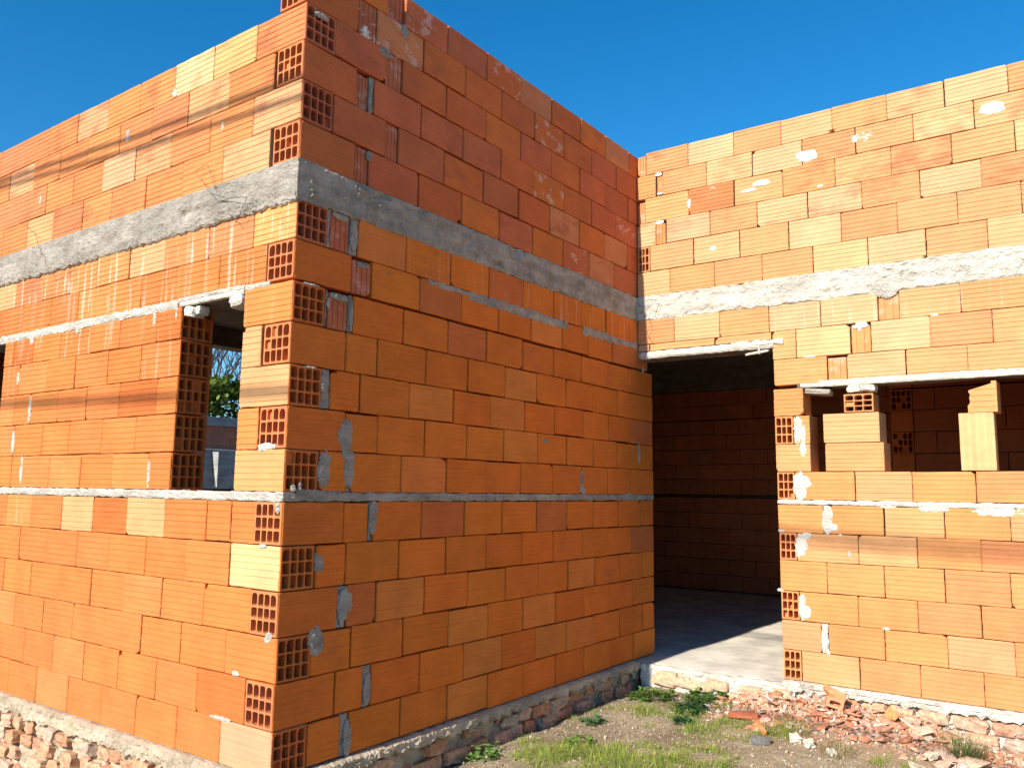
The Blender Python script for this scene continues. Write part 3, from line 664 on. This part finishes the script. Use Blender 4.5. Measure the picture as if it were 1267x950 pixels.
for i in range(24000):                            # dry straw lying about
    x, y = U_(.05, 3.2), U_(-.2, 3.25); a = U_(0, 6.283)
    blade(gr, V3(x, y, gz(x, y) + .004), U_(.004, .02), U_(.002, .004), a, U_(2, 6), jitc((.56, .47, .30), .25), 2)
tag(gr.build('grass', M_LEAF), 'short yellow green grass and dry straw on the soil', 'grass', kind='stuff')
def leafq(m, p, d, l, w_, t, up=.4):
    d = d.normalized(); s = d.cross(V3(0, 0, 1)); s = s.normalized() if s.length > .01 else V3(1, 0, 0)
    n_ = s.cross(d); o = len(m.v)
    for a, b, c in ((0, 0, 0), (.3, .5, .1), (.7, .42, .08), (1, 0, -.05), (.7, -.42, .08), (.3, -.5, .1), (.5, 0, .0)):
        m.v.append(tuple(p + d * l * a + s * w_ * b + n_ * l * c))
    for f in ((0, 1, 6), (1, 2, 6), (2, 3, 6), (3, 4, 6), (4, 5, 6), (5, 0, 6)): m.face([o + i for i in f], t)
def weed(x, y, r, h, n, col, label, lw=(.02, .04), name='weed', group=None):
    m = MB(); z = gz(x, y); P = V3(x, y, z)
    for i in range(n):
        a = U_(0, 6.283); rad = r * math.sqrt(R()); b = P + V3(math.cos(a) * rad, math.sin(a) * rad, 0); b.z = gz(b.x, b.y)
        hh = h * U_(.25, 1) * (1 - .5 * rad / r); tip = b + V3(U_(-.01, .01), U_(-.01, .01), hh)
        tube(m, [b, tip], .0012, 3, jitc(col, .2), cap=False)
        for k in range(3):
            aa = U_(0, 6.283); l = U_(*lw); leafq(m, b.lerp(tip, U_(.4, 1)), V3(math.cos(aa), math.sin(aa), U_(-.2, .6)), l, l * U_(.5, .8), jitc(col, .25))
    o = m.build(name, M_LEAF, origin=P); return tag(o, label, 'weed', group)
GR1 = (.15, .26, .045); GR2 = (.11, .21, .05); GR3 = (.17, .29, .07)
weed(.12, 1.30, .10, .09, 42, GR3, 'bright leafy weed at the foot of the shaded wall, nearest the camera')
weed(.24, 2.20, .07, .08, 22, (.12, .24, .09), 'pale round leaved weed at the shadow edge halfway along the side wall')
weed(.28, 2.95, .16, .08, 95, GR1, 'dense mat of green weeds left of the concrete threshold')
weed(.60, 3.08, .15, .10, 95, GR2, 'green weeds growing up against the middle of the threshold')
weed(.66, 2.72, .11, .08, 60, (.055, .14, .04), 'dark green weed clump in the yard in front of the threshold', (.02, .045))
weed(.72, 2.48, .05, .06, 26, (.06, .16, .07), 'small bluish green weed beside the grass')
weed(.42, 1.75, .10, .07, 36, GR1, 'broad leaved weeds among the yard grass, towards the side wall')
weed(.50, 3.17, .03, .12, 10, (.16, .28, .06), 'single light green seedling against the threshold', (.03, .05))
def tuft(x, y, n, h, r, label, cols):
    m = MB(); P = V3(x, y, gz(x, y))
    for i in range(n):
        a = U_(0, 6.283); rad = r * math.sqrt(R()); b = P + V3(math.cos(a) * rad, math.sin(a) * rad, -.005)
        blade(m, b, h * U_(.45, 1), U_(.0025, .0045), a + U_(-.6, .6), U_(.2, .95), jitc(random.choice(cols), .2), 4)
    return tag(m.build('grass_tuft', M_LEAF, origin=P), label, 'grass', 'grass tufts')
tuft(2.13, 2.92, 420, .17, .14, 'tall grey green grass tuft against the rubble foundation', [(.16, .20, .07), (.22, .25, .10), (.10, .15, .05)])
tuft(1.30, 2.62, 260, .085, .13, 'short bright green tuft among the brick fragments', [(.22, .29, .04), (.28, .32, .07)])
tuft(1.62, 2.45, 160, .09, .09, 'thin dry straw coloured tuft in front of the brick fragments', [(.40, .34, .17), (.30, .27, .12)])

# ------------------------------------------------------------------ rubble
def shard(d, seed, n=13):
    rnd = random.Random(seed); bm = bmesh.new()
    for i in range(n):
        p = [rnd.uniform(-.5, .5) for _ in range(3)]; k = rnd.randrange(3); p[k] = math.copysign(.5 - rnd.random() * .06, p[k])
        bm.verts.new((p[0] * d[0], p[1] * d[1], p[2] * d[2]))
    r = bmesh.ops.convex_hull(bm, input=bm.verts)
    bmesh.ops.delete(bm, geom=[v for v in bm.verts if not v.link_faces], context='VERTS')
    bmesh.ops.bevel(bm, geom=bm.edges[:], offset=min(d) * .09, segments=1, affect='EDGES', clamp_overlap=True)
    bm.verts.index_update(); out = [v.co.copy() for v in bm.verts], [[v.index for v in f.verts] for f in bm.faces]; bm.free(); return out
FRAG = [(.60, .30, .175), (.64, .36, .22), (.56, .25, .14), (.64, .44, .31), (.6, .5, .4)]
def frag(x, y, d, rot, label, col, name='brick_fragment', cat='brick fragment', group='brick fragments heaped below the entrance wall', zoff=None, seed=None, mat=None):
    m = MB(); v, f = shard(d, seed if seed is not None else random.randrange(9999)); q = Euler(rot).to_matrix()
    vv = [q @ p for p in v]; lo = min(p.z for p in vv); P = V3(x, y, gz(x, y) + (zoff if zoff is not None else -.006))
    m.add([p + V3(0, 0, -lo) for p in vv], f, jitc(col)); o = m.build(name, mat or M_RUB); o.location = P
    return tag(o, label, cat, group)
placed = 0
SH = 'small angular orange brick fragment in the heap along the foot of the entrance wall'
while placed < 250:
    x = U_(.72, 2.35); y = U_(2.45, 3.24); hh = sm(2.55, 3.0, y)
    c = math.exp(-((x - 1.0) / .3) ** 2 - ((y - 3.05) / .16) ** 2) + math.exp(-((x - 1.78) / .3) ** 2 - ((y - 2.98) / .2) ** 2) + .55 * math.exp(-((x - 1.4) / .4) ** 2 - ((y - 3.05) / .14) ** 2) + .4 * math.exp(-((x - 1.1) / .25) ** 2 - ((y - 2.72) / .12) ** 2) + .6 * math.exp(-((x - 1.95) / .25) ** 2 - ((y - 2.75) / .2) ** 2)
    if R() > c: continue
    s = U_(.02, .05) if R() < .65 else U_(.05, .10); frag(x, y, (s * U_(.8, 1.8), s, s * U_(.2, .4)), (U_(-.3, .3), U_(-.3, .3), U_(0, 6)), SH, random.choice(FRAG), zoff=U_(-.02, .016) * c)
    placed += 1
frag(1.00, 2.71, (.20, .10, .035), (.12, -.05, .3), 'large flat brick red slab fragment lying between the grass and the heap', (.50, .16, .08), group=None, zoff=.0, seed=5)
frag(1.80, 3.02, (.15, .11, .06), (.5, .1, -.3), 'large orange wedge of brick at the right end of the heap', (.60, .30, .13), group=None, zoff=.03, seed=8)
frag(1.42, 3.14, (.15, .09, .07), (.5, .2, .1), 'orange half brick leaning on the heap below the first wall block', (.58, .25, .11), group=None, zoff=.035, seed=12)
m = MB(); hollow(m, Fr((0, 0, 0), (1, 0, 0), (0, .25, 1), (0, -1, .25)), -.05, .05, 0, .06, .05, 1, 1, (.60, .28, .15), sides=.07, bord=.018)
o = m.build('brick_fragment', [M_BR]); o.location = (1.44, 3.06, gz(1.44, 3.06) + .025); o.rotation_euler = (.1, .25, .35); tag(o, 'brick fragment with a dark round hole in its face, on top of the heap', 'brick fragment')
frag(1.18, 2.50, (.09, .06, .05), (.2, .5, .2), 'small orange chunk beside the white stones', (.60, .27, .10), group=None, zoff=.0, seed=15)
frag(1.08, 2.92, (.12, .022, .016), (0, .2, -.6), 'thin white splinter of plaster lying on the heap', (.75, .72, .66), 'plaster_splinter', 'plaster', None, .05, 3)
WS = M_RUB
for (x, y, s, lab) in ((1.38, 2.50, .06, 'left one of the white stones in front of the heap'), (1.46, 2.47, .055, 'right one of the two touching white stones before the heap'), (1.60, 2.40, .045, 'separate white stone at the bottom edge right of the pair'), (1.16, 2.56, .04, 'white chunk touching the small orange brick chunk'), (.70, 2.88, .045, 'white pebble at the left tip of the heap')):
    m = MB(); rough(m, (0, 0, s * .3), (s, s * .85, s * .75), jitc((.60, .54, .45)), .3, Euler((U_(-.3, .3), U_(-.3, .3), U_(0, 6))))
    o = m.build('stone', M_RUB); o.location = (x, y, gz(x, y)); tag(o, lab, 'stone', 'pale stones')
frag(1.22, 2.38, (.12, .08, .05), (.1, .1, .4), 'dark grey stone at the bottom edge of the yard', (.20, .18, .17), 'stone', 'stone', None, -.01, 21)
gv = MB()
for i in range(14000):
    x, y = U_(.04, 2.6), U_(.6, 3.26); heap = sm(2.5, 2.85, y) * sm(.65, .9, x)
    if R() > .24 + .76 * heap: continue
    s = U_(.005, .016) * (1 + .9 * heap); v, f = shard((s * 1.4, s, s * .7), i % 40, 8); q = Euler((U_(0, 6), U_(0, 6), U_(0, 6))).to_matrix()
    col = random.choice(FRAG) if heap > R() or R() < .12 else random.choice([(.45, .38, .28), (.35, .28, .2), (.5, .43, .34)])
    gv.add([q @ p + V3(x, y, gz(x, y) + s * .2) for p in v], f, jitc(col, .2))
tag(gv.build('gravel', M_RUB), 'fine brick crumbs and pebbles scattered on the soil', 'gravel', kind='stuff')
def ribbon():
    m = MB(); pts = [V3(2.50, 3.185, -.10), V3(2.515, 3.16, -.14), V3(2.53, 3.13, -.19), V3(2.57, 3.06, -.235)]; o = len(m.v)
    for p in pts:
        for a, b in ((-.016, 0), (.016, 0), (.016, .005), (-.016, .005)): m.v.append((p.x + a, p.y - b, p.z + b))
    for i in range(3):
        for q in range(4): m.face((o + 4 * i + q, o + 4 * i + (q + 1) % 4, o + 4 * i + 4 + (q + 1) % 4, o + 4 * i + 4 + q))
    m.face((o, o + 1, o + 2, o + 3)); m.face((o + 12, o + 13, o + 14, o + 15))
    tag(m.build('plastic_strip', M_PLAST, origin=pts[-1]), 'blue grey plastic strip leaning on the rubble foundation', 'strip')
ribbon()
def twigs(x, y, z, n, label):
    m = MB(); P = V3(x, y, z)
    for i in range(n):
        a = P + V3(U_(-.06, .06), U_(-.01, .02), 0); b = a + V3(U_(-.14, .14), U_(-.05, .02), U_(.10, .22)); c = a.lerp(b, .5) + V3(U_(-.02, .02), U_(-.02, .01), U_(-.01, .02))
        tube(m, [a, c, b], .0013, 4, jitc((.20, .14, .09), .2), .0006)
    tag(m.build('dry_twig', M_BARK, origin=P), label, 'twig', 'dry twigs against the entrance wall')
twigs(1.30, L - .075, -.13, 7, 'thin dry twigs against the wall just right of the doorway')
twigs(1.78, L - .08, -.17, 6, 'thin dry twigs against the wall behind the right end of the heap')

# ------------------------------------------------------------------ beyond the house: boundary wall, hedge, bare trees
bw = tag(empty('boundary_wall', (-9, 5, -.3)), 'grey rendered boundary wall with exposed brick courses on top, seen through the narrow window', 'wall')
def bpart(name, mat, fn):
    m = MB(); fn(m); o = m.build(name, mat, bw, origin=V3(-9, 5, -.3)); o.location = (0, 0, 0); return o
FW = Fr((-9, 0, 0), (0, 1, 0), (0, 0, 1), (1, 0, 0))
M_REND = mat_mortar('grey_render', (.20, .20, .20), (.27, .27, .27), (.16, .16, .16), .15)
bpart('base', M_REND, lambda m: box(m, FW, -3, 18, -.6, 1.79, -.3, .10))
bpart('ledge', M_WH, lambda m: box(m, FW, -3, 18, 1.792, 1.81, -.1, .12))
def bcourse(m):
    for r in range(4):
        y = -3 + (.12 if r % 2 else 0)
        while y < 18: brick(m, FW, y, y + .235, 1.815 + r * .095, 1.815 + r * .095 + .085, .2, jitc((.34, .12, .07)), (0, 0, 0), ng=0, seg=0); y += .25
    box(m, FW, -3, 18, 1.81, 2.19, -.19, -.012, mi=1)
bpart('brick_course', [M_BR, M_MO], bcourse)
bpart('coping', M_REND, lambda m: box(m, FW, -3, 18, 2.19, 2.335, -.24, .04))
def sliver(m):  # pale wedge standing in for a sliver of sunlight on the wall
    v = [(-8.88, 5.79, 1.2), (-8.88, 5.80, 1.2), (-8.83, 5.80, 1.2), (-8.88, 5.72, 1.76), (-8.88, 5.80, 1.76), (-8.83, 5.80, 1.76)]
    m.add(v, [(0, 1, 2), (3, 4, 5), (0, 1, 4, 3), (1, 2, 5, 4), (2, 0, 3, 5)])
bpart('sunlit_sliver', M_WH, sliver)
hd = MB(); 
for i in range(19000):
    y = U_(3.2, 10); k = U_(0, 1); top = 3.05 + .28 * noise.noise(V3(y * .9, 2, 0)) + .18 * noise.noise(V3(y * 2.6, 2, 0)); x = -10.4 + U_(-.55, .55) + .25 * noise.noise(V3(y * 1.3, k * 3, 4)); z = 1.0 + (top - 1.0) * (1 - (1 - k) ** 1.7)
    if z > top - .25: x = -10.4 + (x + 10.4) * .75
    a, b = U_(0, 6.283), U_(-.3, 1.1); l = U_(.08, .15)
    leafq(hd, V3(x, y, z), V3(math.cos(a) * math.cos(b), math.sin(a) * math.cos(b), math.sin(b)), l, l * .55, jitc((.13, .19, .025) if R() < .6 else (.20, .25, .04) if R() < .6 else (.06, .10, .02), .25))
hroot = tag(empty('hedge', (-10.4, 6, -.3)), 'dense yellow green hedge behind the boundary wall, seen through the narrow window', 'hedge')
h1 = hd.build('foliage', M_LEAF, hroot, origin=V3(-10.4, 6, -.3)); h1.location = (0, 0, 0)
hs = MB()
for k in range(22): y = -1 + k * .78; tube(hs, [(-10.4, y, -.3), (-10.4 + U_(-.1, .1), y + U_(-.1, .1), 1.2), (-10.4 + U_(-.3, .3), y + U_(-.2, .2), 2.4)], .05, 6, (.14, .10, .07), .015)
h2 = hs.build('stem', M_BARK, hroot, origin=V3(-10.4, 6, -.3)); h2.location = (0, 0, 0)
def bare_tree(x, y, h, label):
    root = tag(empty('bare_tree', (x, y, -.3)), label, 'tree', 'leafless trees behind the hedge'); T, B = MB(), MB(); col = (.20, .17, .15)
    def grow(p, d, l, r, lev, m):
        pts = [p]; q = p.copy(); dd = d.copy()
        for i in range(3):
            dd = (dd + V3(U_(-.16, .16), U_(-.16, .16), U_(-.02, .12))).normalized(); q = q + dd * l / 3; pts.append(q.copy())
        tube(m, pts, r, 6 if lev < 2 else 3, jitc(col, .15), r * .62, cap=False)
        if lev >= 5: return
        for k in range(3 if lev else 4):
            s = random.choice(pts[2:]) if k else pts[-1]
            nd = (dd + V3(U_(-.75, .75), U_(-.75, .75), U_(-.05, .5))).normalized(); grow(s, nd, l * U_(.6, .8), r * .58, lev + 1, B)
    grow(V3(0, 0, 0), V3(0, 0, 1), h * .34, .12, 0, T)
    T.build('trunk', M_BARK, root); B.build('branches', M_BARK, root)
bare_tree(-14.6, 9.4, 6.6, 'leafless tree with pale branches, left of the trees seen through the narrow window')
bare_tree(-15.4, 10.5, 6.9, 'leafless tree in the middle of the narrow window view, above the hedge')
bare_tree(-14.0, 10.3, 6.2, 'leafless tree close to the right side of the narrow window opening')

# ------------------------------------------------------------------ overhead cables behind the camera (their shadows cross the walls)
def cable(pts, rad, label):
    P = [Vector(p) + sdir * t for p, t in pts]; d = P[0] - P[1]; P.insert(0, P[0] + d * 2); d = P[-1] - P[-2]; P.append(P[-1] + d * 4)
    m = MB(); tube(m, P, rad, 8, (.02, .02, .02)); o = m.build('overhead_cable', M_CAB, origin=P[1]); tag(o, label, 'cable', 'overhead cables')
T0 = 4.4; T1 = T0 + L / (math.cos(EL) * math.cos(AZ))
cable([((-3.1, 0, 3.245), T0), ((-1.5, 0, 3.15), T0), ((0, 0, 3.085), T0), ((1.35, L, .945), T1), ((2.46, L, .915), T1)], .014, 'upper overhead cable strung above the yard, casting the higher shadow line')
cable([((-3.1, 0, 3.20), T0), ((-1.5, 0, 3.075), T0), ((0, 0, 2.988), T0), ((1.35, L, .885), T1), ((2.46, L, .85), T1)], .013, 'second overhead cable strung just below the upper one')
cable([((-2.8, 0, 1.705), T0 + 3), ((-1.06, 0, 1.655), T0 + 3), ((0, 0, 1.63), T0 + 3)], .018, 'lowest overhead cable crossing the yard, shadowing the lower courses')
